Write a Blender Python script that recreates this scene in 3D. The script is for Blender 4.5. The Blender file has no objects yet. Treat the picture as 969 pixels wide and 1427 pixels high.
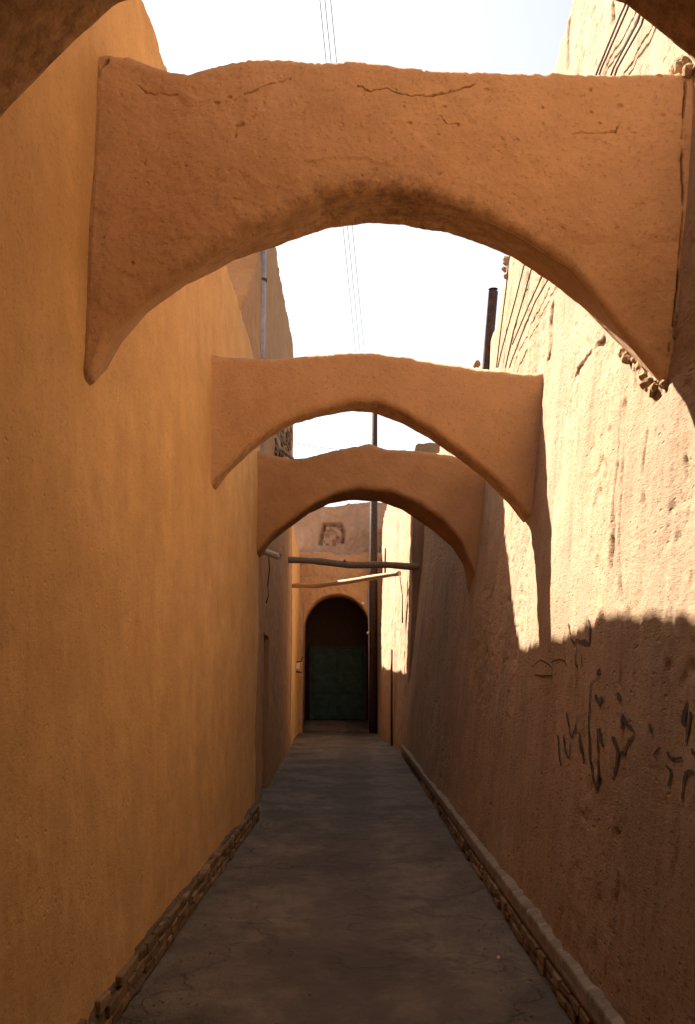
import bpy, bmesh, math, random
import numpy as np
from mathutils import Vector, Matrix, Euler
R = math.radians
random.seed(7); np.random.seed(7)
C = bpy.context.scene.collection

# ------------------------------------------------------------------ camera
PITCH, YAW, EYE = R(9.85), R(0.43), 1.6
FPX, CX, CY = 1387.0, 484.5, 713.5             # focal length and centre of the photograph, in its own pixels
cd = bpy.data.cameras.new('camera'); cam = bpy.data.objects.new('camera', cd); C.objects.link(cam)
cam.location = (0, 0, EYE); cam.rotation_euler = (R(90) + PITCH, 0, YAW)
cd.sensor_fit = 'VERTICAL'; cd.sensor_height = 36; cd.lens = FPX / 1427 * 36
cd.clip_start = 0.05; cd.clip_end = 2000
bpy.context.scene.camera = cam

# ------------------------------------------------------------------ sky, sun, exposure
SUN_TO = Vector((-1, .90, 1.45)).normalized()
elev = math.asin(SUN_TO.z); azim = math.atan2(SUN_TO.x, SUN_TO.y)
world = bpy.data.worlds.new('World'); bpy.context.scene.world = world; world.use_nodes = True
wn = world.node_tree
for n in list(wn.nodes): wn.nodes.remove(n)
wo = wn.nodes.new('ShaderNodeOutputWorld'); wb = wn.nodes.new('ShaderNodeBackground'); ws = wn.nodes.new('ShaderNodeTexSky')
ws.sky_type = 'NISHITA'; ws.sun_disc = False; ws.sun_elevation = elev; ws.sun_rotation = azim
ws.altitude = 1200; ws.air_density = 1.0; ws.dust_density = 7.0; ws.ozone_density = 0.6
wb.inputs['Strength'].default_value = 0.05
wh = wn.nodes.new('ShaderNodeHueSaturation'); wh.inputs['Saturation'].default_value = 0.35   # thin desert haze
wn.links.new(ws.outputs[0], wh.inputs['Color']); wn.links.new(wh.outputs[0], wb.inputs[0]); wn.links.new(wb.outputs[0], wo.inputs[0])
sd = bpy.data.lights.new('sun', 'SUN'); sd.energy = 5.0; sd.angle = R(0.53); sd.color = (1.0, 0.94, 0.86)
sun = bpy.data.objects.new('sun', sd); C.objects.link(sun); sun.rotation_euler = SUN_TO.to_track_quat('Z', 'Y').to_euler()
sc = bpy.context.scene
sc.view_settings.view_transform = 'Standard'; sc.view_settings.look = 'None'
sc.view_settings.exposure = 2.38; sc.view_settings.gamma = 1.0
sc.render.engine = 'CYCLES'
sc.cycles.max_bounces = 10; sc.cycles.diffuse_bounces = 5; sc.cycles.glossy_bounces = 2
sc.cycles.use_denoising = True; sc.cycles.sample_clamp_indirect = 6.0

# ------------------------------------------------------------------ measuring: a photograph pixel's line of sight, met with a surface of the place
_M = cam.rotation_euler.to_matrix(); EYEP = np.array([0, 0, EYE])
def ray(px, py):
    v = _M @ Vector(((px - CX) / FPX, -(py - CY) / FPX, -1.0))
    return np.array(v)
def on_y(px, py, Y):
    d = ray(px, py); return EYEP + d * (Y / d[1])
def on_x(px, py, X):
    d = ray(px, py); return EYEP + d * (X / d[0])
def on_z(px, py, z=0.0):
    d = ray(px, py); return EYEP + d * ((z - EYE) / d[2])
def solve(px, py, f, t0=0.5, t1=60):           # f(p) < 0 in the alley, > 0 in the wall
    d = ray(px, py); prev = t0
    for t in np.linspace(t0, t1, 1500):
        if f(EYEP + d * t) > 0:
            a, b = prev, t
            for _ in range(30):
                m = (a + b) / 2
                if f(EYEP + d * m) > 0: b = m
                else: a = m
            return EYEP + d * a
        prev = t
    return EYEP + d * t1

# ------------------------------------------------------------------ noise
def _hash(ix, iy, iz, seed):
    h = (ix * 374761393 + iy * 668265263 + iz * 1274126177 + seed * 974634777) & 0xffffffff
    h = ((h ^ (h >> 13)) * 1103515245) & 0xffffffff
    h = ((h ^ (h >> 16)) * 2246822519) & 0xffffffff
    return ((h ^ (h >> 15)) & 0xffff) / 65535.0
def vn(x, y, z, seed=0):
    x, y, z = np.broadcast_arrays(np.asarray(x, float), np.asarray(y, float), np.asarray(z, float))
    fx, fy, fz = np.floor(x), np.floor(y), np.floor(z)
    ix, iy, iz = fx.astype(np.int64), fy.astype(np.int64), fz.astype(np.int64)
    u, v, w = x - fx, y - fy, z - fz
    u, v, w = u*u*(3-2*u), v*v*(3-2*v), w*w*(3-2*w)
    r = 0
    for a in (0, 1):
        for b in (0, 1):
            for c in (0, 1):
                r = r + _hash(ix+a, iy+b, iz+c, seed) * (u if a else 1-u) * (v if b else 1-v) * (w if c else 1-w)
    return r * 2 - 1
def fbm(x, y, z, seed=0, octv=4, gain=.5):
    r = 0; a = 1; s = 1
    for k in range(octv):
        r = r + a * vn(np.asarray(x)*s, np.asarray(y)*s, np.asarray(z)*s, seed + k*17); a *= gain; s *= 2.03
    return r
def dist_poly(px, py, pts):
    d = np.full(np.broadcast(px, py).shape, 1e9)
    for (x0, y0), (x1, y1) in zip(pts[:-1], pts[1:]):
        dx, dy = x1-x0, y1-y0; L = dx*dx + dy*dy + 1e-12
        t = np.clip(((px-x0)*dx + (py-y0)*dy)/L, 0, 1)
        d = np.minimum(d, np.hypot(px - x0 - t*dx, py - y0 - t*dy))
    return d
def sstep(a, b, x):
    t = np.clip((x - a)/(b - a), 0, 1); return t*t*(3-2*t)

# ------------------------------------------------------------------ materials
def N(t, typ, **kw):
    n = t.nodes.new(typ)
    for k, v in kw.items(): setattr(n, k, v)
    return n
def new_mat(name):
    m = bpy.data.materials.new(name); m.use_nodes = True; t = m.node_tree
    for n in list(t.nodes): t.nodes.remove(n)
    o = N(t, 'ShaderNodeOutputMaterial'); b = N(t, 'ShaderNodeBsdfPrincipled'); t.links.new(b.outputs[0], o.inputs[0])
    b.inputs['Specular IOR Level'].default_value = 0.15
    return m, t, b
def noise(t, co, scale, detail=4, rough=.6, sc3=None):
    n = N(t, 'ShaderNodeTexNoise'); n.inputs['Scale'].default_value = scale
    n.inputs['Detail'].default_value = detail; n.inputs['Roughness'].default_value = rough
    if sc3:
        mp = N(t, 'ShaderNodeMapping'); mp.inputs['Scale'].default_value = sc3
        t.links.new(co, mp.inputs[0]); co = mp.outputs[0]
    t.links.new(co, n.inputs['Vector']); return n.outputs['Fac']
def ramp(t, fac, a, b, c0=(0,0,0,1), c1=(1,1,1,1)):
    r = N(t, 'ShaderNodeValToRGB'); r.color_ramp.elements[0].position = a; r.color_ramp.elements[1].position = b
    r.color_ramp.elements[0].color = c0; r.color_ramp.elements[1].color = c1
    t.links.new(fac, r.inputs[0]); return r.outputs[0]
def mix(t, fac, a, b, mode='MIX'):
    m = N(t, 'ShaderNodeMix', data_type='RGBA', blend_type=mode)
    for i, v in ((0, fac), (6, a), (7, b)):
        if hasattr(v, 'is_linked') or hasattr(v, 'links'): t.links.new(v, m.inputs[i])
        elif i == 0: m.inputs[0].default_value = v
        else: m.inputs[i].default_value = (*v, 1) if len(v) == 3 else v
    return m.outputs[2]
def mathn(t, op, a, b=0.0):
    m = N(t, 'ShaderNodeMath', operation=op)
    for i, v in enumerate((a, b)):
        if hasattr(v, 'links'): t.links.new(v, m.inputs[i])
        else: m.inputs[i].default_value = v
    return m.outputs[0]
def bump(t, h, dist, strength=1.0, normal=None):
    b = N(t, 'ShaderNodeBump'); b.inputs['Distance'].default_value = dist; b.inputs['Strength'].default_value = strength
    t.links.new(h, b.inputs['Height'])
    if normal: t.links.new(normal, b.inputs['Normal'])
    return b.outputs[0]
def mud(name, col, col2, speck=.5, rough_bump=1.0, streak=.3, stain=False, ysc=1.0, mott=.45):
    m, t, b = new_mat(name)
    co = N(t, 'ShaderNodeNewGeometry').outputs['Position']
    if ysc != 1.0:
        mp_ = N(t, 'ShaderNodeMapping'); mp_.inputs['Scale'].default_value = (1, ysc, 1); t.links.new(co, mp_.inputs[0]); co = mp_.outputs[0]
    big = noise(t, co, .55, 5, .6); mid = noise(t, co, 3.2, 5, .65); fine = noise(t, co, 48, 7, .75)
    straw = noise(t, co, 1.0, 3, .6, (38, 38, 150)); strk = noise(t, co, 1.0, 5, .6, (4, 4, .55))
    c = mix(t, ramp(t, big, .32, .68), col, col2)
    c = mix(t, mathn(t, 'MULTIPLY', ramp(t, mid, .38, .66), mott), c, tuple(v*.78 for v in col2))
    c = mix(t, mathn(t, 'MULTIPLY', ramp(t, strk, .42, .72), streak), c, tuple(v*.55 for v in col))
    c = mix(t, mathn(t, 'MULTIPLY', ramp(t, fine, .54, .68), speck), c, (col2[0]*.42, col2[1]*.36, col2[2]*.32))
    c = mix(t, mathn(t, 'MULTIPLY', ramp(t, straw, .60, .75), speck*.6), c, tuple(min(.8, v*1.35) for v in col))
    pit = N(t, 'ShaderNodeTexVoronoi', feature='F1'); pit.inputs['Scale'].default_value = 24
    t.links.new(co, pit.inputs['Vector'])
    ph = ramp(t, pit.outputs['Distance'], .05, .24)
    sel = ramp(t, noise(t, co, 6, 2, .5), .48, .62)
    pith = mathn(t, 'SUBTRACT', 1.0, mathn(t, 'MULTIPLY', mathn(t, 'SUBTRACT', 1.0, ph), sel))
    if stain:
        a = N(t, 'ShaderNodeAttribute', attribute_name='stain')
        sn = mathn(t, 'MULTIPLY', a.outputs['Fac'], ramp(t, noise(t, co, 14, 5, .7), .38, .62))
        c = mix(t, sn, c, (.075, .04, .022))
    t.links.new(c, b.inputs['Base Color']); b.inputs['Roughness'].default_value = .95
    n = bump(t, noise(t, co, 11, 7, .75), .022*rough_bump, .7)
    n = bump(t, fine, .012*rough_bump, .9, n)
    n = bump(t, straw, .004*rough_bump, .6, n)
    n = bump(t, pith, .012*rough_bump, .8, n)
    t.links.new(n, b.inputs['Normal']); return m
def simple(name, col, rough=.7, var=.25, scale=8, bmp=.003, metal=0, sc3=None):
    m, t, b = new_mat(name)
    co = N(t, 'ShaderNodeNewGeometry').outputs['Position']
    n = noise(t, co, 1.0 if sc3 else scale, 5, .65, sc3)
    c = mix(t, ramp(t, n, .3, .7), tuple(v*(1-var) for v in col), tuple(min(1, v*(1+var)) for v in col))
    t.links.new(c, b.inputs['Base Color']); b.inputs['Roughness'].default_value = rough; b.inputs['Metallic'].default_value = metal
    t.links.new(bump(t, n, bmp), b.inputs['Normal']); return m
def brick_mat():
    m, t, b = new_mat('fired brick')
    g = N(t, 'ShaderNodeNewGeometry'); co = g.outputs['Position']
    oi = N(t, 'ShaderNodeObjectInfo').outputs['Random']
    c = mix(t, oi, (.13, .082, .045), (.31, .215, .12))
    c = mix(t, mathn(t, 'MULTIPLY', ramp(t, noise(t, co, 30, 5, .7), .42, .68), .7), c, (.13, .085, .05))
    t.links.new(c, b.inputs['Base Color']); b.inputs['Roughness'].default_value = .95
    n = bump(t, noise(t, co, 22, 6, .7), .02, .8); t.links.new(n, b.inputs['Normal']); return m
def floor_mat():
    m, t, b = new_mat('worn concrete paving')
    co = N(t, 'ShaderNodeNewGeometry').outputs['Position']
    big = noise(t, co, .9, 5, .62); mid = noise(t, co, 1.0, 7, .72, (5.0, 2.6, 1)); fine = noise(t, co, 60, 5, .7)
    c = mix(t, ramp(t, big, .40, .56), (.096, .075, .055), (.172, .136, .100))
    sx = N(t, 'ShaderNodeSeparateXYZ'); t.links.new(co, sx.inputs[0])
    ax = mathn(t, 'ABSOLUTE', mathn(t, 'ADD', mathn(t, 'ADD', sx.outputs[0], .02), mathn(t, 'MULTIPLY', mathn(t, 'SUBTRACT', noise(t, co, 1.4, 4, .6), .5), .8)))
    c = mix(t, mathn(t, 'MULTIPLY', mathn(t, 'SUBTRACT', 1.0, ramp(t, ax, .18, .42)), .55), c, (.070, .058, .050))
    c = mix(t, mathn(t, 'MULTIPLY', ramp(t, mid, .44, .6), .55), c, (.070, .056, .043))
    v = N(t, 'ShaderNodeTexVoronoi', feature='DISTANCE_TO_EDGE'); v.inputs['Scale'].default_value = .62
    wv = N(t, 'ShaderNodeVectorMath', operation='ADD'); nz = N(t, 'ShaderNodeTexNoise'); nz.inputs['Scale'].default_value = 3.0; nz.inputs['Detail'].default_value = 6
    t.links.new(co, nz.inputs['Vector']); t.links.new(co, wv.inputs[0])
    sc_ = N(t, 'ShaderNodeVectorMath', operation='SCALE'); sc_.inputs['Scale'].default_value = .9
    t.links.new(nz.outputs['Color'], sc_.inputs[0]); t.links.new(sc_.outputs[0], wv.inputs[1]); t.links.new(wv.outputs[0], v.inputs['Vector'])
    edge = ramp(t, v.outputs['Distance'], .0, .02)
    c = mix(t, mathn(t, 'MULTIPLY', mathn(t, 'SUBTRACT', 1.0, edge), .3), c, (.04, .03, .024))
    c = mix(t, mathn(t, 'MULTIPLY', ramp(t, fine, .6, .75), .5), c, (.15, .12, .09))
    t.links.new(c, b.inputs['Base Color']); b.inputs['Roughness'].default_value = .8
    n = bump(t, mid, .05, .8); n = bump(t, noise(t, co, 18, 6, .7), .012, .8, n); n = bump(t, fine, .004, .7, n); n = bump(t, edge, .01, .8, n)
    t.links.new(n, b.inputs['Normal']); return m
M = dict(
    left=mud('smooth straw mud plaster', (.64, .405, .18), (.56, .33, .135), .5, .45, .28, False, .7, .6),
    arch=mud('arch straw mud plaster', (.54, .330, .175), (.47, .272, .135), .6, .42, .10, True),
    right=mud('weathered straw mud plaster', (.47, .315, .190), (.39, .24, .130), .95, 1.7, .75, True, .45, .7),
    arch3=mud('browner straw mud plaster', (.44, .25, .125), (.36, .195, .09), .5, .5, .10, True),
    brown=mud('raw brown mud render', (.45, .27, .145), (.39, .22, .11), .5, .7, .3),
    pink=mud('raw reddish mud render', (.50, .33, .225), (.43, .26, .17), .5, .8, .3),
    clod=mud('broken mud clods', (.42, .28, .15), (.33, .20, .10), .6, 1.6, .1),
    brick=brick_mat(), floor=floor_mat(),
    mortar=simple('dusty mortar', (.12, .085, .052), .95, .3, 20, .02),
    cement=simple('cement render', (.22, .175, .125), .9, .35, 9, .015),
    wood=simple('weathered grey wood', (.25, .175, .12), .85, .4, 1, .01, 0, (60, 60, 6)),
    palewood=simple('pale stripped wood', (.48, .32, .18), .85, .25, 1, .01, 0, (60, 60, 6)),
    darkwood=simple('old dark door wood', (.045, .028, .018), .8, .4, 1, .01, 0, (40, 40, 3)),
    rust=simple('rusty dark iron', (.075, .048, .038), .7, .4, 14, .004, .3),
    galv=simple('galvanised pipe', (.34, .31, .32), .5, .2, 10, .002, .4),
    cable=simple('black cable', (.07, .055, .05), .6, .1),
    wire=simple('grey overhead wire', (.10, .09, .09), .6, .1),
    paint=simple('faded black paint', (.062, .046, .036), .8, .3, 60),
    green=simple('green painted metal door', (.024, .052, .040), .55, .35, 5, .004),
    white=simple('white ceramic', (.75, .73, .70), .4, .05),
    pvc=simple('off white pvc', (.62, .55, .50), .5, .12),
    leaf=simple('dry yellow leaf', (.75, .62, .22), .7, .15, 30),
)

# ------------------------------------------------------------------ objects
def link(o, parent=None):
    C.objects.link(o)
    if parent is not None: o.parent = parent
    return o
def tag(o, label=None, cat=None, group=None, kind=None):
    if label: o['label'] = label
    if cat: o['category'] = cat
    if group: o['group'] = group
    if kind: o['kind'] = kind
    return o
def empty(name, loc, label, cat, group=None):
    o = bpy.data.objects.new(name, None); o.location = loc; C.objects.link(o)
    return tag(o, label, cat, group)
def np_mesh(name, V, F, mat, parent=None, smooth=True, attr=None):
    me = bpy.data.meshes.new(name); V = np.asarray(V, np.float32)
    if parent is not None and tuple(parent.location) != (0, 0, 0): V = V - np.array(parent.location, np.float32)
    if isinstance(F, np.ndarray):
        me.vertices.add(len(V)); me.vertices.foreach_set('co', V.ravel())
        k = F.shape[1]; me.loops.add(F.size); me.loops.foreach_set('vertex_index', F.ravel().astype(np.int32))
        me.polygons.add(len(F)); me.polygons.foreach_set('loop_start', np.arange(0, F.size, k, dtype=np.int32))
        me.update(calc_edges=True); me.validate()
    else:
        me.from_pydata([tuple(v) for v in V], [], F); me.update()
    me.polygons.foreach_set('use_smooth', [smooth]*len(me.polygons))
    if attr is not None:
        a = me.attributes.new('stain', 'FLOAT', 'POINT'); a.data.foreach_set('value', np.asarray(attr, np.float32).ravel())
    me.materials.append(mat); o = bpy.data.objects.new(name, me); return link(o, parent)
def bm_obj(name, bm, mat, parent=None, smooth=False):
    me = bpy.data.meshes.new(name)
    if parent is not None: bmesh.ops.translate(bm, verts=bm.verts, vec=-Vector(parent.location))
    bmesh.ops.recalc_face_normals(bm, faces=bm.faces)
    bm.to_mesh(me); bm.free(); me.materials.append(mat)
    for p in me.polygons: p.use_smooth = smooth
    return link(bpy.data.objects.new(name, me), parent)
def grid_faces(n, m, flip=False, wrap=False):
    i = np.arange(n-1)[:, None]; j = np.arange(m if wrap else m-1)[None, :]; j2 = (j+1) % m
    f = np.stack([i*m+j+0*i, (i+1)*m+j, (i+1)*m+j2+0*i, i*m+j2+0*i], -1).reshape(-1, 4)
    return f[:, ::-1].copy() if flip else f
def tube(bm, pts, rad, seg=8, cap=True):
    pts = [Vector(p) for p in pts]; rings = []
    if not hasattr(rad, '__len__'): rad = [rad]*len(pts)
    for i, p in enumerate(pts):
        d = (pts[min(i+1, len(pts)-1)] - pts[max(i-1, 0)]).normalized()
        a = d.cross(Vector((0, 0, 1)));  a = a if a.length > .05 else d.cross(Vector((1, 0, 0)))
        a.normalize(); b = d.cross(a)
        rings.append([bm.verts.new(p + (a*math.cos(2*math.pi*k/seg) + b*math.sin(2*math.pi*k/seg))*rad[i]) for k in range(seg)])
    for r0, r1 in zip(rings[:-1], rings[1:]):
        for k in range(seg): bm.faces.new((r0[k], r0[(k+1) % seg], r1[(k+1) % seg], r1[k]))
    if cap: bm.faces.new(rings[0]); bm.faces.new(rings[-1][::-1])
def box(bm, lo, hi, bev=0):
    r = bmesh.ops.create_cube(bm, size=1); vs = r['verts']
    for v in vs: v.co = Vector([lo[i] + (v.co[i]+.5)*(hi[i]-lo[i]) for i in range(3)])
    if bev:
        es = {e for v in vs for e in v.link_edges}
        bmesh.ops.bevel(bm, geom=list(es), offset=bev, segments=2, affect='EDGES', profile=.5)

# ------------------------------------------------------------------ lines of the alley
LEFT_END = 12.5
def XL(Y):                                     # left side, distance from the alley's axis
    return np.interp(Y, [-20, 12.5, 15, 22.9, 32, 36], [1.20, 1.20, 1.33, 1.53, 1.88, 1.95])
def XR(Y, z):                                  # right side leans outward
    z = np.asarray(z, float)
    return 1.06 + .122*np.minimum(z, 4.3) + .055*np.maximum(z-4.3, 0) + 0*np.asarray(Y)
RIGHT_END = 23.6

# ---- depth relief of the right wall
CRACKS_R = [  # photograph pixels -> grooves (width, depth)
    ([(769, 425), (767, 455), (768, 480), (765, 502)], .016, .05),
    ([(839, 478), (824, 492), (808, 515), (800, 535), (793, 562), (790, 580)], .014, .05),
    ([(866, 560), (864, 620), (862, 700), (861, 790)], .02, .035),
    ([(873, 560), (874, 650), (872, 760), (876, 840)], .012, .02),
    ([(905, 600), (902, 650), (904, 700)], .012, .03),
    ([(917, 600), (915, 640)], .014, .04), ([(951, 640), (951, 665)], .012, .05),
    ([(935, 500), (925, 540), (915, 560)], .02, .06), ([(887, 505), (892, 550)], .018, .05),
    ([(790, 30), (788, 60), (788, 96)], .035, .03), ([(859, 5), (860, 45)], .02, .05),
    ([(946, 130), (942, 200), (944, 280), (940, 360), (943, 430), (936, 490)], .022, .09),
    ([(770, 900), (772, 1000), (768, 1100)], .012, .012), ([(694, 960), (698, 1030)], .012, .03),
    ([(805, 930), (803, 990)], .010, .02), ([(880, 860), (874, 930), (870, 960)], .008, .01),
    ([(948, 1130), (942, 1180), (935, 1225)], .006, .008),
]
def fR(p): return p[0] - XR(p[1], p[2])
def fL(p): return -p[0] - XL(p[1])
CR = []
for pts, w, d in CRACKS_R:
    q = [solve(x, y, fR) for x, y in pts]; ym = sum(a[1] for a in q)/len(q)
    CR.append(([(a[1], a[2]) for a in q], w, max(w*1.1, 2.6*ym*ym/2100), d*1.3))
def dispR(Y, z):
    Y, z = np.broadcast_arrays(np.asarray(Y, float), np.asarray(z, float))
    low = sstep(4.6, .5, z)*0
    d = .028*fbm(Y*.8, z*.5, 3.1, 5, 3) + .010*fbm(Y*5.0, z*.55, 7.7, 9, 3) + .005*fbm(Y*14, z*1.6, 1.3, 21, 4)
    ero = sstep(.1, .55, fbm(Y*1.1, z*.45, 9.2, 31, 3))           # eroded, pitted areas
    d = d - .006*ero*(1 + 1.2*fbm(Y*9, z*14, 5.5, 40, 3))
    pits = sstep(.55, .72, vn(Y*10, z*15, 2.2, 77))
    d = d - .012*pits*(.3 + .7*ero)
    wob = .010*fbm(Y*16, z*16, 0.4, 51, 2)
    for pts, w, wy, dep in CR:
        ys = [p[0] for p in pts]; zs = [p[1] for p in pts]
        msk = (Y > min(ys)-.3) & (Y < max(ys)+.3) & (z > min(zs)-.3) & (z < max(zs)+.3)
        if msk.any():
            k_ = w/wy
            dd = dist_poly(Y[msk]*k_ + wob[msk], z[msk] + wob[msk], [(a*k_, b) for a, b in pts])
            e = np.zeros(Y.shape); e[msk] = np.clip(1.3 - 1.3*dd/w, 0, 1)*dep*np.clip(.7 + .9*vn(Y[msk]*5, z[msk]*6, 0, 555), 0, 1)
            d = d - e
    return d
TOPR = [(-20, 7.9), (4, 7.9)] + [(lambda p: (p[1], p[2]))(solve(x, y, fR)) for x, y in ((793, 0), (768, 95), (708, 362), (703, 398), (690, 455), (669, 511))] + [(20, 6.3), (24.0, 7.1)]
def topR(Y):
    Y = np.asarray(Y, float); ys, zs = zip(*TOPR)
    return np.interp(Y, ys, zs) + .035*fbm(Y*1.3, 0, 0, 3, 3) + .035*fbm(Y*9, 0, 0, 4, 3)
def dispL(Y, z):
    return .030*fbm(Y*.45, z*.4, 1.1, 61, 3) + .006*fbm(Y*2.5, z*2.2, 4.4, 62, 3) + .0025*fbm(Y*22, z*14, 2, 63, 2)
def topL(Y):
    Y = np.asarray(Y, float)
    return 5.56 + .035*fbm(Y*.9, 0, 0, 13, 2) + .022*fbm(Y*9, 0, 0, 14, 3)

def wall_solid(name, Ys, side, Xf, disp, top, z0, dz, thick, mat, parent, stain=None, rnd_=.07):
    Ys = np.asarray(Ys); tp = top(Ys); zz0 = z0(Ys) if callable(z0) else np.full(len(Ys), z0)
    m = int((tp.max() - zz0.min())/dz) + 2; tt = np.linspace(0, 1, m)
    Z = zz0[:, None] + (tp - zz0)[:, None]*tt[None, :]; YY = np.repeat(Ys[:, None], m, 1)
    X = Xf(YY, Z) - disp(YY, Z)
    r = rnd_; h = np.clip((Z - (tp[:, None] - r))/r, 0, 1); X = X + r*(1 - np.sqrt(np.clip(1 - h*h, 0, 1)))
    x1 = Xf(Ys, tp)
    cap = []
    for k, f in enumerate((.25, .55, .85, 1.0)):
        cap.append(np.stack([x1 + r + (thick - r)*f, Ys, tp + (.03*vn(Ys*4, k, 0, 90+k) if rnd_ > .01 else 0)], -1))
    cap.append(np.stack([x1 + thick, Ys, zz0], -1))
    P = np.concatenate([np.stack([X, YY, Z], -1), np.stack(cap, 1)], 1); n, mm = P.shape[:2]
    st = None
    if stain is not None: st = np.zeros((n, mm)); st[:, :m] = stain(YY, Z)
    P[..., 0] *= side
    F = grid_faces(n, mm, flip=(side < 0))
    V = P.reshape(-1, 3); caps = []
    o = np_mesh(name, V, F, mat, parent, True, st)
    bm = bmesh.new(); bm.from_mesh(o.data); bm.verts.ensure_lookup_table()
    a = [bm.verts[i] for i in range(mm)]; b = [bm.verts[(n-1)*mm + i] for i in range(mm)]
    try:
        bm.faces.new(a if side > 0 else a[::-1]); bm.faces.new(b[::-1] if side > 0 else b)
    except ValueError: pass
    bm.to_mesh(o.data); bm.free(); return o

def yrange(a, b, q, amin=2.3, coarse=.25):
    ys = list(np.arange(a, min(amin, b), coarse)) if a < amin else []
    y = max(a, amin)
    while y < b: ys.append(y); y *= q
    ys.append(b); return np.array(ys)

# ------------------------------------------------------------------ ground
xs = np.concatenate([[-400, -60, -12, -4, -2.2], np.arange(-2.0, 2.0, .03), [2.2, 4, 12, 60, 400]])
ys = np.concatenate([[-400, -60, -14, -6, -2], yrange(0.5, 40, 1.006, 2.6), [44, 60, 120, 400, 1500]])
GX, GY = np.meshgrid(xs, ys, indexing='ij')
fade = (np.abs(GX) < 2.1) & (GY > 0) & (GY < 40)
def ground_z(x, y): return .012*fbm(x*1.6, y*1.1, 0, 101, 3) - .012*np.exp(-(x/.35)**2) + .004*fbm(x*9, y*9, 0, 105, 2)
GZ = np.where(fade, ground_z(GX, GY), 0)
g = np_mesh('ground', np.stack([GX, GY, GZ], -1).reshape(-1, 3), grid_faces(len(xs), len(ys)), M['floor'])
tag(g, kind='structure')

# ------------------------------------------------------------------ the long walls
lw = empty('mud_wall', (-1.2, 4.0, 0), 'tall smooth orange mud plastered wall along the left side of the alley', 'wall')
wall_solid('plaster', yrange(-14, LEFT_END, 1.005), -1, lambda Y, z: XL(Y) + .0*z, dispL, topL, 0.0, .035, .6, M['left'], lw)
rw = empty('mud_wall', (1.1, 6.0, 0), 'rough weathered mud wall on the right with sunlit top and black graffiti', 'wall')
wall_solid('plaster', yrange(-14, RIGHT_END, 1.003), 1, XR, dispR, topR, 0.0, .02, .6, M['right'], rw)

# upper building beyond the left wall
TOPB = [(9.0, 5.25), (10.0, 5.5), (10.4, 5.75), (11.05, 6.25), (12.1, 7.15), (13.0, 8.0)] + [(lambda p: (p[1], p[2]))(solve(x, y, lambda p: -p[0] - XL(p[1]) - .04)) for x, y in ((383, 345), (409, 490))]
TOPB += [(26.9, TOPB[-1][1])]
def topB(Y):
    Y = np.asarray(Y, float); Y = np.where(Y < 13.2, np.floor(Y/.14)*.14, Y)      # raking gable, shape stepped to keep its visible slope unlit
    ys_, zs_ = zip(*TOPB); return np.interp(Y, ys_, zs_) + np.where(Y < 13.2, 0, .04*fbm(Y*1.5, 0, 0, 33, 3) + .03*vn(Y*8, 0, 0, 34))
def dispB(Y, z):
    Y, z = np.broadcast_arrays(np.asarray(Y, float), np.asarray(z, float))
    d = .02*fbm(Y*.9, z*.8, 2, 71, 3) + .012*fbm(Y*6, z*5, 3, 72, 3) + .03*sstep(5.2, 5.7, z)*0
    d = d - .16*((Y > 15.05) & (Y < 16.2) & (z < 2.35))                       # doorway recess
    return d
bl = empty('mud_building', (-1.4, 18, 0), 'taller reddish mud building rising behind the left wall beyond the third arch', 'building')
wall_solid('wall', np.unique(np.concatenate([yrange(9.0, 26.9, 1.004), [15.04, 15.06, 16.19, 16.21], [k*.14 + e for k in range(65, 95) for e in (-.0008, .0008)]])), -1, lambda Y, z: XL(Y) + .04 + 0*z, dispB, topB,
           lambda Y: np.where(Y < 12.45, np.minimum(5.3, topB(Y)-.05), 0.0), .04, 1.2, M['brown'], bl, None, .004).data.polygons.foreach_set('use_smooth', [False]*len(bpy.data.meshes['wall'].polygons))

# far left wall (pale, bends away)
fl = empty('mud_wall', (-1.7, 29, 0), 'bright ochre wall bending away to the left before the arched gateway', 'wall')
wall_solid('plaster', yrange(26.6, 36, 1.004), -1, lambda Y, z: XL(Y) + .0*z, lambda Y, z: dispL(Y, z)*1.3, lambda Y: 6.25 + .05*fbm(Y*1.4, 0, 0, 81, 3), 0.0, .06, .6, M['left'], fl)
# far right wall (sunlit)
def XFR(Y, z): return np.interp(Y, [23.4, 27.3, 27.35, 31, 36], [1.20, 1.02, .98, .80, .74]) + .035*np.asarray(z)
fr = empty('mud_wall', (1.0, 28, 0), 'pale sunlit wall at the far right behind the wooden beams', 'wall')
wall_solid('plaster', yrange(23.45, 36, 1.003), 1, XFR, lambda Y, z: .02*fbm(Y*2, z*.8, 1, 141, 3) + .012*fbm(Y*7, z*6, 1, 142, 3), lambda Y: 7.3 + .08*fbm(Y*1.5, 0, 0, 83, 3), 0.0, .05, .6, M['right'], fr)

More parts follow.
